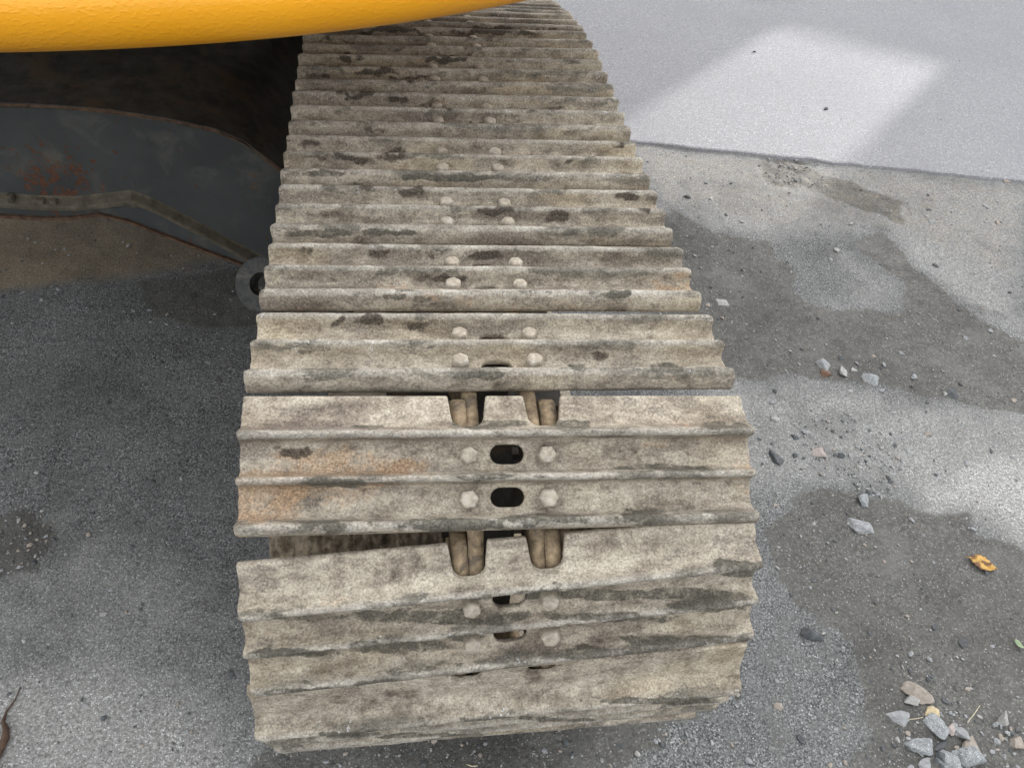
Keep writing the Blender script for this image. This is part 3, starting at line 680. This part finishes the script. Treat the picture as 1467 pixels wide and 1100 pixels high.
for px_, py_ in ((15, 285), (60, 291), (78, 292), (192, 292)):
    v = on_y(px_, py_, YP - .014)
    me = BOLTS[px_ % 5].copy(); me.materials.clear(); part('bolt', me, M_LEDGE, Matrix.Translation((v[0], v[1], v[2] - .002)) @ Matrix.Rotation(.2, 4, 'Z') @ Matrix.Scale(.8, 4))
# towing eye at the end of the leg
ec = CAM + ray(379, 408) * 1.86
fwd = Vector(-ray(379, 408)); fwd = (fwd + Vector((-.50, .0, .10))).normalized(); 
xax = Vector((0, 0, 1)).cross(fwd).normalized(); zax = fwd.cross(xax)
Me = Matrix(((xax[0], zax[0], fwd[0], ec[0]), (xax[1], zax[1], fwd[1], ec[1]), (xax[2], zax[2], fwd[2], ec[2]), (0, 0, 0, 1)))
bm = bmesh.new(); R0, R1, hw = .027, .064, .020; seg = 40; rr = []
for r, z in ((R0, -hw), (R0, hw), (R1 - .003, hw), (R1, hw - .003), (R1, -hw)):
    rr.append([bm.verts.new((r * math.cos(k * math.tau / seg), r * math.sin(k * math.tau / seg), z)) for k in range(seg)])
for a, b in zip(rr, rr[1:] + rr[:1]):
    for k in range(seg): bm.faces.new((a[k], a[(k + 1) % seg], b[(k + 1) % seg], b[k]))
part('towing_eye', bm_mesh('towing_eye', bm), mat_dusty('worn_grey_eye', (.030, .033, .035), (.080, .080, .074), 55, .75, .4, .002, extra=(.12, .11, .09)), Me)
part('eye_bracket', box_mesh('eye_bracket', (.045, -.03, -hw + .002), (.22, .03, hw - .002), .004), M_DARK, Me)

# --- swing bearing and upper works
part('swing_bearing', extrude_x('swing_bearing', [(-.95 + .55 * math.cos(k * math.tau / 48), 1.75 + .55 * math.sin(k * math.tau / 48)) for k in range(48)], .86, 1.16, .01, 'z'), M_DARK)
part('centre_frame', box_mesh('centre_frame', (-1.5, 1.25, .42), (-.45, 2.3, .60), .03), M_DARK)
part('upper_frame', box_mesh('upper_frame', (-2.1, .95, 1.16), (.22, 3.9, 1.26), .02), M_DARK)
# counterweight: rear arc fitted through the lower edge in the photograph
E1 = [on_z(*p, TIP + .32)[:2] for p in ((0, 80), (215, 68), (430, 52), (640, 30), (790, 0))]
A_ = np.array([[2 * p[0], 2 * p[1], 1] for p in E1]); b_ = np.array([p @ p for p in E1]); sx, sy, s0 = np.linalg.lstsq(A_, b_, rcond=None)[0]
RC = math.sqrt(s0 + sx * sx + sy * sy)
print('counterweight centre', sx, sy, 'radius', RC)
zb = TIP + .27
RF = .10                                                   # radius of the rounded lower edge
RF = .06
pf = [(RC - .75, zb)] + [(RC - RF + RF * math.sin(a), zb + RF - RF * math.cos(a)) for a in np.linspace(0, math.radians(126), 16)]
e_ = pf[-1]; pf += [(e_[0] - .03, e_[1] + .04), (e_[0] - .09, e_[1] + .115), (e_[0] - .15, e_[1] + .20), (e_[0] - .20, e_[1] + .30), (e_[0] - .25, e_[1] + .48), (e_[0] - .34, e_[1] + .56), (RC - .75, e_[1] + .58)]
am = math.atan2(-.2 - 0, 1) ; 
def sil(dr):
    a = np.linspace(3.4, 6.2, 500)[:, None]; p_ = np.array(pf) + np.array([dr, 0]); rr_, zz_ = p_[None, :, 0], p_[None, :, 1]
    q_ = project(np.stack([sx + rr_ * np.cos(a), sy + rr_ * np.sin(a), zz_ + 0 * a], -1).reshape(-1, 3)); m2 = np.abs(q_[:, 0] - 300) < 8; return q_[m2, 1].max()
lo, hi = -.2, .3
for _ in range(30):
    md_ = (lo + hi) / 2
    if sil(md_) < 63.0: lo = md_
    else: hi = md_
pf = [(a + lo, b) for a, b in pf]; print('rim shift', lo, sil(0))
c0 = math.atan2(E1[0][1] - sy, E1[0][0] - sx); c1 = math.atan2(E1[-1][1] - sy, E1[-1][0] - sx)
NS = 90; angs = np.linspace(c0 - .55, c1 + .38, NS + 1); bm = bmesh.new(); rows = []
for a in angs: rows.append([bm.verts.new((sx + r * math.cos(a), sy + r * math.sin(a), z)) for r, z in pf])
for a, b in zip(rows, rows[1:]):
    for k in range(len(pf)): bm.faces.new((a[k], b[k], b[(k + 1) % len(pf)], a[(k + 1) % len(pf)]))
bm.faces.new(rows[0]); bm.faces.new(rows[-1])
part('counterweight', bm_mesh('counterweight', bm, True), M_YEL)
part('engine_housing', box_mesh('engine_housing', (-2.1, 1.45, 1.27), (.15, 3.9, 2.1), .06), M_YEL)

# ------------------------------------------------------------------ loose stones, leaves, twigs
def rock_mesh(seed, sub=3, jag=.35, flat=.7, elong=1.2):
    rs = np.random.default_rng(seed); nn = rs.normal(size=(15, 3)); nn /= np.linalg.norm(nn, axis=1)[:, None]; dd = rs.uniform(1 - jag - .1, 1, 15)
    bm = bmesh.new(); bmesh.ops.create_icosphere(bm, subdivisions=5 if sub == 3 else 3 if sub else 1, radius=1)
    me = bm_mesh('stone', bm, bool(sub)); co = coords(me)
    q = np.maximum(co @ nn.T, 0) / dd; p_ = 22 if sub else 10
    rad = 1 / np.maximum((q ** p_).sum(axis=1) ** (1 / p_), .35)
    if sub: rad = rad * (1 + vnoise(co, 2.4, seed, 3, .6) * .10 + vnoise(co, 11, seed + 1, 2, .6) * .028)
    co = co * rad[:, None]
    co *= np.array([elong, 1, flat]); co /= np.abs(co).max(axis=0)[0] * 1.0; me.vertices.foreach_set('co', co.ravel()); me.update()
    return me
def stone_set(k): return {'dark': mat_stone('dark_stone', (.045, .05, .053), (.12, .125, .128), None, 60 * k), 'grey': mat_stone('grey_stone', (.16, .165, .17), (.34, .345, .345), None, 90 * k),
      'granite': mat_stone('speckled_granite', (.13, .14, .145), (.29, .302, .307), (.50, .512, .517), 90 * k), 'pale': mat_stone('pale_stone', (.22, .216, .203), (.40, .395, .378), None, 90 * k),
      'brown': mat_stone('brown_stone', (.20, .17, .14), (.36, .32, .28), None, 90 * k), 'ochre': mat_stone('ochre_stone', (.34, .26, .13), (.52, .45, .32), None, 90 * k), 'pink': mat_stone('pink_stone', (.26, .215, .195), (.40, .35, .325), None, 90 * k), 'rust': mat_stone('rust_red_stone', (.11, .065, .045), (.19, .115, .08), None, 90 * k)}
MS = stone_set(.034); MSG = stone_set(1.); print('shoe tris', len(BASE_HI.polygons), len(BASE_LO.polygons))
ROCKS = {}
def rock(seed, mk):
    if (seed, mk) not in ROCKS: me = rock_mesh(seed, 3 if seed < 140 else 2); me.materials.append(MS[mk]); ROCKS[(seed, mk)] = me
    return ROCKS[(seed, mk)]
# x, y, half length in px, flatness, material, turn, label
BIG = [(1158, 909, 20, .75, 'dark', -.5, 'rough dark grey stone alone on damp dirt beside the track'),
       (1236, 754, 18, .45, 'grey', .25, 'flat blue-grey stone where damp dirt begins near pale asphalt'),
       (1312, 991, 19, .70, 'brown', -.6, 'wedge-shaped brownish stone at the top of the rubble heap'),
       (1322, 1070, 25, .62, 'granite', -.7, 'largest pale speckled stone in the rubble heap'),
       (1290, 1026, 21, .45, 'grey', -.3, 'rounded grey stone half sunk in dirt at the edge of the rubble heap'),
       (1331, 1020, 13, .5, 'ochre', .1, 'small ochre yellow stone below the wedge-shaped stone'),
       (1342, 1041, 16, .55, 'granite', -.6, 'pale elongated stone in the middle of the rubble heap'),
       (1352, 1066, 15, .5, 'dark', .2, 'dark grey stone between the pale stones of the rubble heap'),
       (1393, 1084, 19, .75, 'granite', .5, 'angular white speckled stone beside the brown triangular stone'),
       (1388, 1068, 14, .7, 'brown', .9, 'small brown triangular stone behind the angular white stone'),
       (1364, 1091, 17, .8, 'granite', 1.2, 'pale pyramid-shaped stone at the foot of the rubble heap'),
       (1367, 1078, 9, .8, 'granite', .3, 'small round white stone above the pyramid-shaped stone'),
       (1362, 1045, 8, .6, 'pink', .6, 'pinkish stone chip in the rubble heap'),
       (1376, 1050, 11, .5, 'grey', -.8, 'narrow grey stone lying against the pinkish chip'),
       (1350, 1086, 10, .6, 'dark', 0, 'small dark stone under the dark grey stone of the rubble heap'),
       (1325, 1098, 11, .4, 'grey', .4, 'flat bluish stone at the foot of the largest pale stone'),
       (1303, 1003, 8, .6, 'pale', .4, 'pale pebble beside the wedge-shaped brownish stone'),
       (1437, 1032, 7, .8, 'pale', 0, 'bright white pebble away from the rubble heap'),
       (1457, 1064, 10, .6, 'brown', .6, 'brownish stone at the far side of the rubble heap from the track'),
       (1178, 520, 11, .6, 'grey', -.5, 'rounded grey stone above the small rust red stone'),
       (1208, 534, 10, .8, 'pale', .5, 'blocky pale stone next to the small rust red stone'),
       (1222, 530, 7, .8, 'pale', .2, 'small pale stone touching the blocky pale stone'),
       (1184, 535, 7, .5, 'rust', -.4, 'small rust red stone on the edge of the damp band'),
       (1246, 539, 11, .55, 'granite', -.2, 'mottled stone on the edge of the damp band near the blocky pale stone'),
       (1309, 541, 11, .55, 'granite', 0, 'lone mottled oval stone on the edge of the damp band'),
       (1240, 723, 11, .6, 'granite', .4, 'black and white stone above the flat blue-grey stone'),
       (1111, 601, 7, .5, 'pale', .1, 'small flat pale stone on light asphalt beside the track shoes'),
       (1140, 626, 7, .6, 'dark', -.9, 'dark stone at the rim of the gravel-filled hole'),
       (1035, 433, 9, .25, 'pale', .1, 'thin pale flake on damp dirt beside the track'),
       (1365, 566, 9, .5, 'dark', -.3, 'dark lump on the border of damp dirt and pale asphalt'),
       (1155, 618, 8, .6, 'grey', -.4, 'light grey stone in the gravel-filled hole'),
       (1198, 641, 6, .8, 'pale', .2, 'round white pebble in the gravel-filled hole'),
       (1173, 648, 10, .4, 'pink', -.4, 'pinkish crumbling stone in the gravel-filled hole'),
       (1204, 652, 6, .7, 'dark', .2, 'dark pebble next to the round white pebble'),
       (1113, 658, 10, .5, 'dark', .5, 'dark and white crumbling lump on light asphalt near the gravel-filled hole'),
       (1380, 921, 7, .8, 'dark', .3, 'small dark pebble on smooth damp dirt below the yellow leaf')]
for k, (x, y, r, fl, mk, tw, lab) in enumerate(BIG):
    p = on_z(x, y); dist = np.linalg.norm(p - CAM); s = r * dist / FPX * 1.02
    seed = 100 + k; me = rock(seed, mk)
    o = obj('stone', me); zz = ground_z(p[0], p[1]); o.scale = (s, s * .92, s * fl * 1.35); o.rotation_euler = (random.uniform(-.2, .2), random.uniform(-.2, .2), tw)
    o.location = (p[0], p[1], zz + s * fl * .14); tag(o, lab, 'stone', 'loose stones on the ground')
# small pebbles that can be picked out one by one
small = [(1055, 305), (1018, 285), (985, 282), (1080, 78), (1182, 160), (1375, 441), (1328, 310), (1335, 318), (1425, 508), (1390, 508), (1290, 505), (1252, 510), (1150, 500), (1062, 318), (975, 300), (1132, 503), (1205, 512), (1227, 520), (1340, 540), (1378, 550), (1355, 563), (1262, 560),
         (1217, 560), (1420, 648), (1385, 665), (1328, 622), (1338, 660), (1393, 705), (1300, 645), (1262, 620), (1275, 690), (1250, 640), (1285, 655), (1340, 680), (1232, 668), (1262, 665), (1243, 700), (1225, 693), (1295, 628), (1430, 320), (1340, 380), (1220, 320), (1190, 372), (1198, 358), (1330, 300), (1415, 297), (1440, 260), (1110, 560), (1050, 560),
         (1207, 928), (1180, 907), (1245, 906), (1430, 1060), (1448, 1045), (1300, 1072), (1285, 1058), (1072, 1090), (1020, 1065), (820, 1080), (677, 1078), (688, 1080), (133, 735), (28, 745), (160, 845), (60, 960), (217, 690), (300, 520), (240, 450), (130, 440), (60, 430), (85, 415), (185, 352), (230, 520), (320, 500)]
tones = ['grey', 'pale', 'dark', 'grey', 'brown', 'dark', 'pale']
for k, (x, y) in enumerate(small):
    p = on_z(x, y); on_road = (p[:2] - ea) @ en > 0; dist = np.linalg.norm(p - CAM); s = random.uniform(3.2, 5.6) * dist / FPX; mk = tones[k % 7] if not on_road else 'dark'
    o = obj('pebble', rock(140 + k % 9, mk)); o.scale = (s, s * random.uniform(.7, 1), s * .7); o.rotation_euler = (0, 0, random.uniform(0, 6)); o.location = (p[0], p[1], (.013 if on_road else ground_z(p[0], p[1])) + s * .12)
    d4 = masks(np.array([p[:2]])); where = 'pale dry asphalt road' if on_road else ('asphalt by the towing eye' if p[0] < -.35 and p[1] > .9 else 'dark asphalt between the track and the twig' if p[0] < -.3 else 'gravel-filled hole' if d4[3][0] > .5 else 'damp dark dirt' if d4[0][0] > .5 else 'pale dusty ground' if d4[1][0] > .4 else 'grey asphalt near the track end')
    tag(o, 'small ' + {'grey': 'grey', 'pale': 'whitish', 'dark': 'blackish', 'brown': 'brown'}[mk] + ' pebble lying loose on the ' + where, 'pebble', 'small ' + mk + ' pebbles on the ' + where); continue
    nm = {'grey': 'small grey pebble lying loose on the ground beside the machine', 'pale': 'small whitish pebble lying loose on the ground beside the machine', 'dark': 'small blackish pebble lying loose on the ground beside the machine', 'brown': 'small brown pebble lying loose on the ground beside the machine'}[mk]
    tag(o, nm, 'pebble', 'small loose ' + mk + ' pebbles')
# fine gravel: nobody could count it
def gravel(n):
    base = []
    for s in range(6): me = rock_mesh(300 + s, 0); base.append((coords(me), [tuple(p.vertices) for p in me.polygons])); bpy.data.meshes.remove(me)
    R = np.random.default_rng(5)
    P = np.c_[R.uniform(-1.6, 3.4, n * 7), R.uniform(-.6, 2.9, n * 7)]
    d_, l_, b_2, g_2 = masks(P)
    dens = .05 + .32 * d_ + .22 * l_ + .12 * b_2 + 2.2 * g_2
    dens *= .4 + .9 * np.clip(vnoise(np.c_[P, 0 * P[:, 0]], 3, 77, 3) + .5, 0, 1.4)
    heap = sstep(-.03, .06, sdf(P, poly_px([(1275, 1005), (1330, 970), (1420, 1000), (1480, 1040), (1480, 1120), (1270, 1120)]))); foot = sstep(-.02, .05, sdf(P, poly_px([(380, 1060), (700, 1010), (1060, 950), (1090, 1000), (950, 1110), (360, 1120)])))
    dens += .9 * heap + .55 * foot
    dens *= np.where((P - ea) @ en > .0, .02, 1)
    big_ = heap + .4 * foot
    keep = R.random(len(P)) < dens * .5; P = P[keep]; g_2 = g_2[keep]; big_ = big_[keep]
    V = []; F = []; MI = []; nv = 0
    for q in range(len(P)):
        b, f = base[q % 6]; s = min(.011, .0017 + R.exponential(.0015) + (.0016 * g_2[q] + .004 * big_[q]) * R.random() ** 2); a = R.uniform(0, 6.28); c, s_ = math.cos(a), math.sin(a)
        v = b * s * np.array([1, R.uniform(.6, 1), R.uniform(.6, 1)]); x = v[:, 0] * c - v[:, 1] * s_; y = v[:, 0] * s_ + v[:, 1] * c
        gz = ground_z(P[q, 0], P[q, 1]) + (.012 if (P[q] - ea) @ en > 0 else 0)
        V.append(np.c_[x + P[q, 0], y + P[q, 1], v[:, 2] + gz + s * .2]); F += [tuple(i_ + nv for i_ in t) for t in f]; MI += [((1, 1, 0, 3, 1, 1, 0, 3) if g_2[q] > .5 and P[q, 0] < 0 else (0, 0, 1, 1, 2, 3, 0, 1))[int(R.integers(8))]] * len(f); nv += len(b)
    me = mesh_from('gravel', np.concatenate(V), F)
    for mk in ('grey', 'dark', 'pale', 'brown', 'granite'): me.materials.append(MSG[mk])
    me.polygons.foreach_set('material_index', MI); me.update(); print('gravel', len(P), len(F)); return me
gv = obj('gravel', gravel(13000)); gv['kind'] = 'stuff'; gv['label'] = 'fine grey gravel and grit scattered over the yard'; gv['category'] = 'gravel'

def leaf(name, px0, px1, width, colA, colB, spot, curl, lab):
    a, b = on_z(*px0), on_z(*px1); L = np.linalg.norm(b - a); d = (b - a) / L; n = np.array([-d[1], d[0], 0])
    NU, NV = 22, 10; V = []; F = []
    for i_ in range(NU + 1):
        t = i_ / NU; wv = width * L * (math.sin(math.pi * min(1, t * 1.02) ** .85) ** .8 if 0 < t < 1 else .02)
        for j_ in range(NV + 1):
            s = j_ / NV * 2 - 1; x = a + d * L * t + n * s * wv * (1 + .10 * math.sin(t * 37 + s)); z = .004 + abs(s) ** 1.6 * wv * curl + math.sin(t * 7) * .0012 + (t - .5) ** 2 * .008
            V.append((x[0], x[1], z + ground_z(x[0], x[1]) + .002))
    for i_ in range(NU):
        for j_ in range(NV): q = i_ * (NV + 1) + j_; F.append((q, q + NV + 1, q + NV + 2, q + 1))
    c = (np.array(V).mean(axis=0)); V = np.array(V) - c
    g = G(name + '_skin'); v = g.coord(False); m1 = g.noise(v, 90, 5, .6, .5); m2 = g.noise(v, 45, 3, .5, .4, off=(1, 5, 2))
    col = g.mix(g.step(m1, .35, .65), colA, colB); col = g.mix(g.step(m2, .44, .56), col, spot)
    M_ = g.fin(col, .6, g.bump(m1, .4, .002), .3)
    bm = bmesh.new(); vs_ = [bm.verts.new(p) for p in V]; [bm.faces.new([vs_[i_] for i_ in f]) for f in F]
    bmesh.ops.recalc_face_normals(bm, faces=bm.faces); bmesh.ops.solidify(bm, geom=bm.faces[:], thickness=.0005)
    o = obj(name, bm_mesh(name, bm, True), M_); o.location = c; tag(o, lab, 'leaf')
    rib = tube('midrib', [a - c - d * L * .12 + np.array([0, 0, ground_z(a[0], a[1]) + .005]), *[a - c + d * L * t + np.array([0, 0, .0075 + math.sin(t * 7) * .0012 + (t - .5) ** 2 * .008 + ground_z(a[0], a[1])]) for t in (0.05, .3, .6, .9)]], [.0012, .0012, .001, .0008, .0004], 6)
    r_ = obj('midrib', rib, M_, o)
leaf('fallen_leaf', (1388, 800), (1427, 817), .33, (.40, .22, .045), (.52, .34, .10), (.12, .055, .025), .12, 'curled yellow and brown autumn leaf on damp dirt')
leaf('green_leaf', (1450, 918), (1465, 931), .24, (.22, .30, .16), (.36, .44, .28), (.26, .33, .2), .4, 'tiny pale green leaf on damp dirt')
M_TW = mat_dusty('dry_brown_bark', (.045, .028, .02), (.13, .085, .06), 80, .85, .5, .002)
M_STRAW = mat_dusty('pale_straw', (.42, .36, .24), (.62, .55, .40), 60, .7, .2, .001)
def twig(name, pts, rads, m, lab, lift=.004):
    W_ = [on_z(*p) for p in pts]; W_ = [w_ + np.array([0, 0, r + lift * .4 + ground_z(w_[0], w_[1])]) for w_, r in zip(W_, rads)]; c = W_[0].copy()
    o = obj(name, tube(name, [w_ - c for w_ in W_], rads, 10), m); o.location = c; tag(o, lab, 'twig')
twig('twig', [(30, 985), (22, 1003), (10, 1020), (6, 1035), (11, 1046), (10, 1060), (3, 1075), (-4, 1090), (-12, 1110)], [.0008, .0014, .002, .0036, .006, .0075, .007, .006, .005], M_TW, 'dark brown curved dry twig lying on grey asphalt')
twig('straw', [(1382, 1037), (1391, 1026), (1400, 1013)], [.0008, .0008, .0006], M_STRAW, 'pale straw sticking out of the rubble heap', .03)
twig('straw', [(1300, 1032), (1310, 1031), (1320, 1029)], [.0007, .0007, .0006], M_STRAW, 'pale straw lying flat across the rubble heap', .02)
twig('straw', [(668, 1094), (676, 1097), (684, 1096)], [.001, .0012, .001], M_STRAW, 'yellowish straw on wet asphalt under the track end')
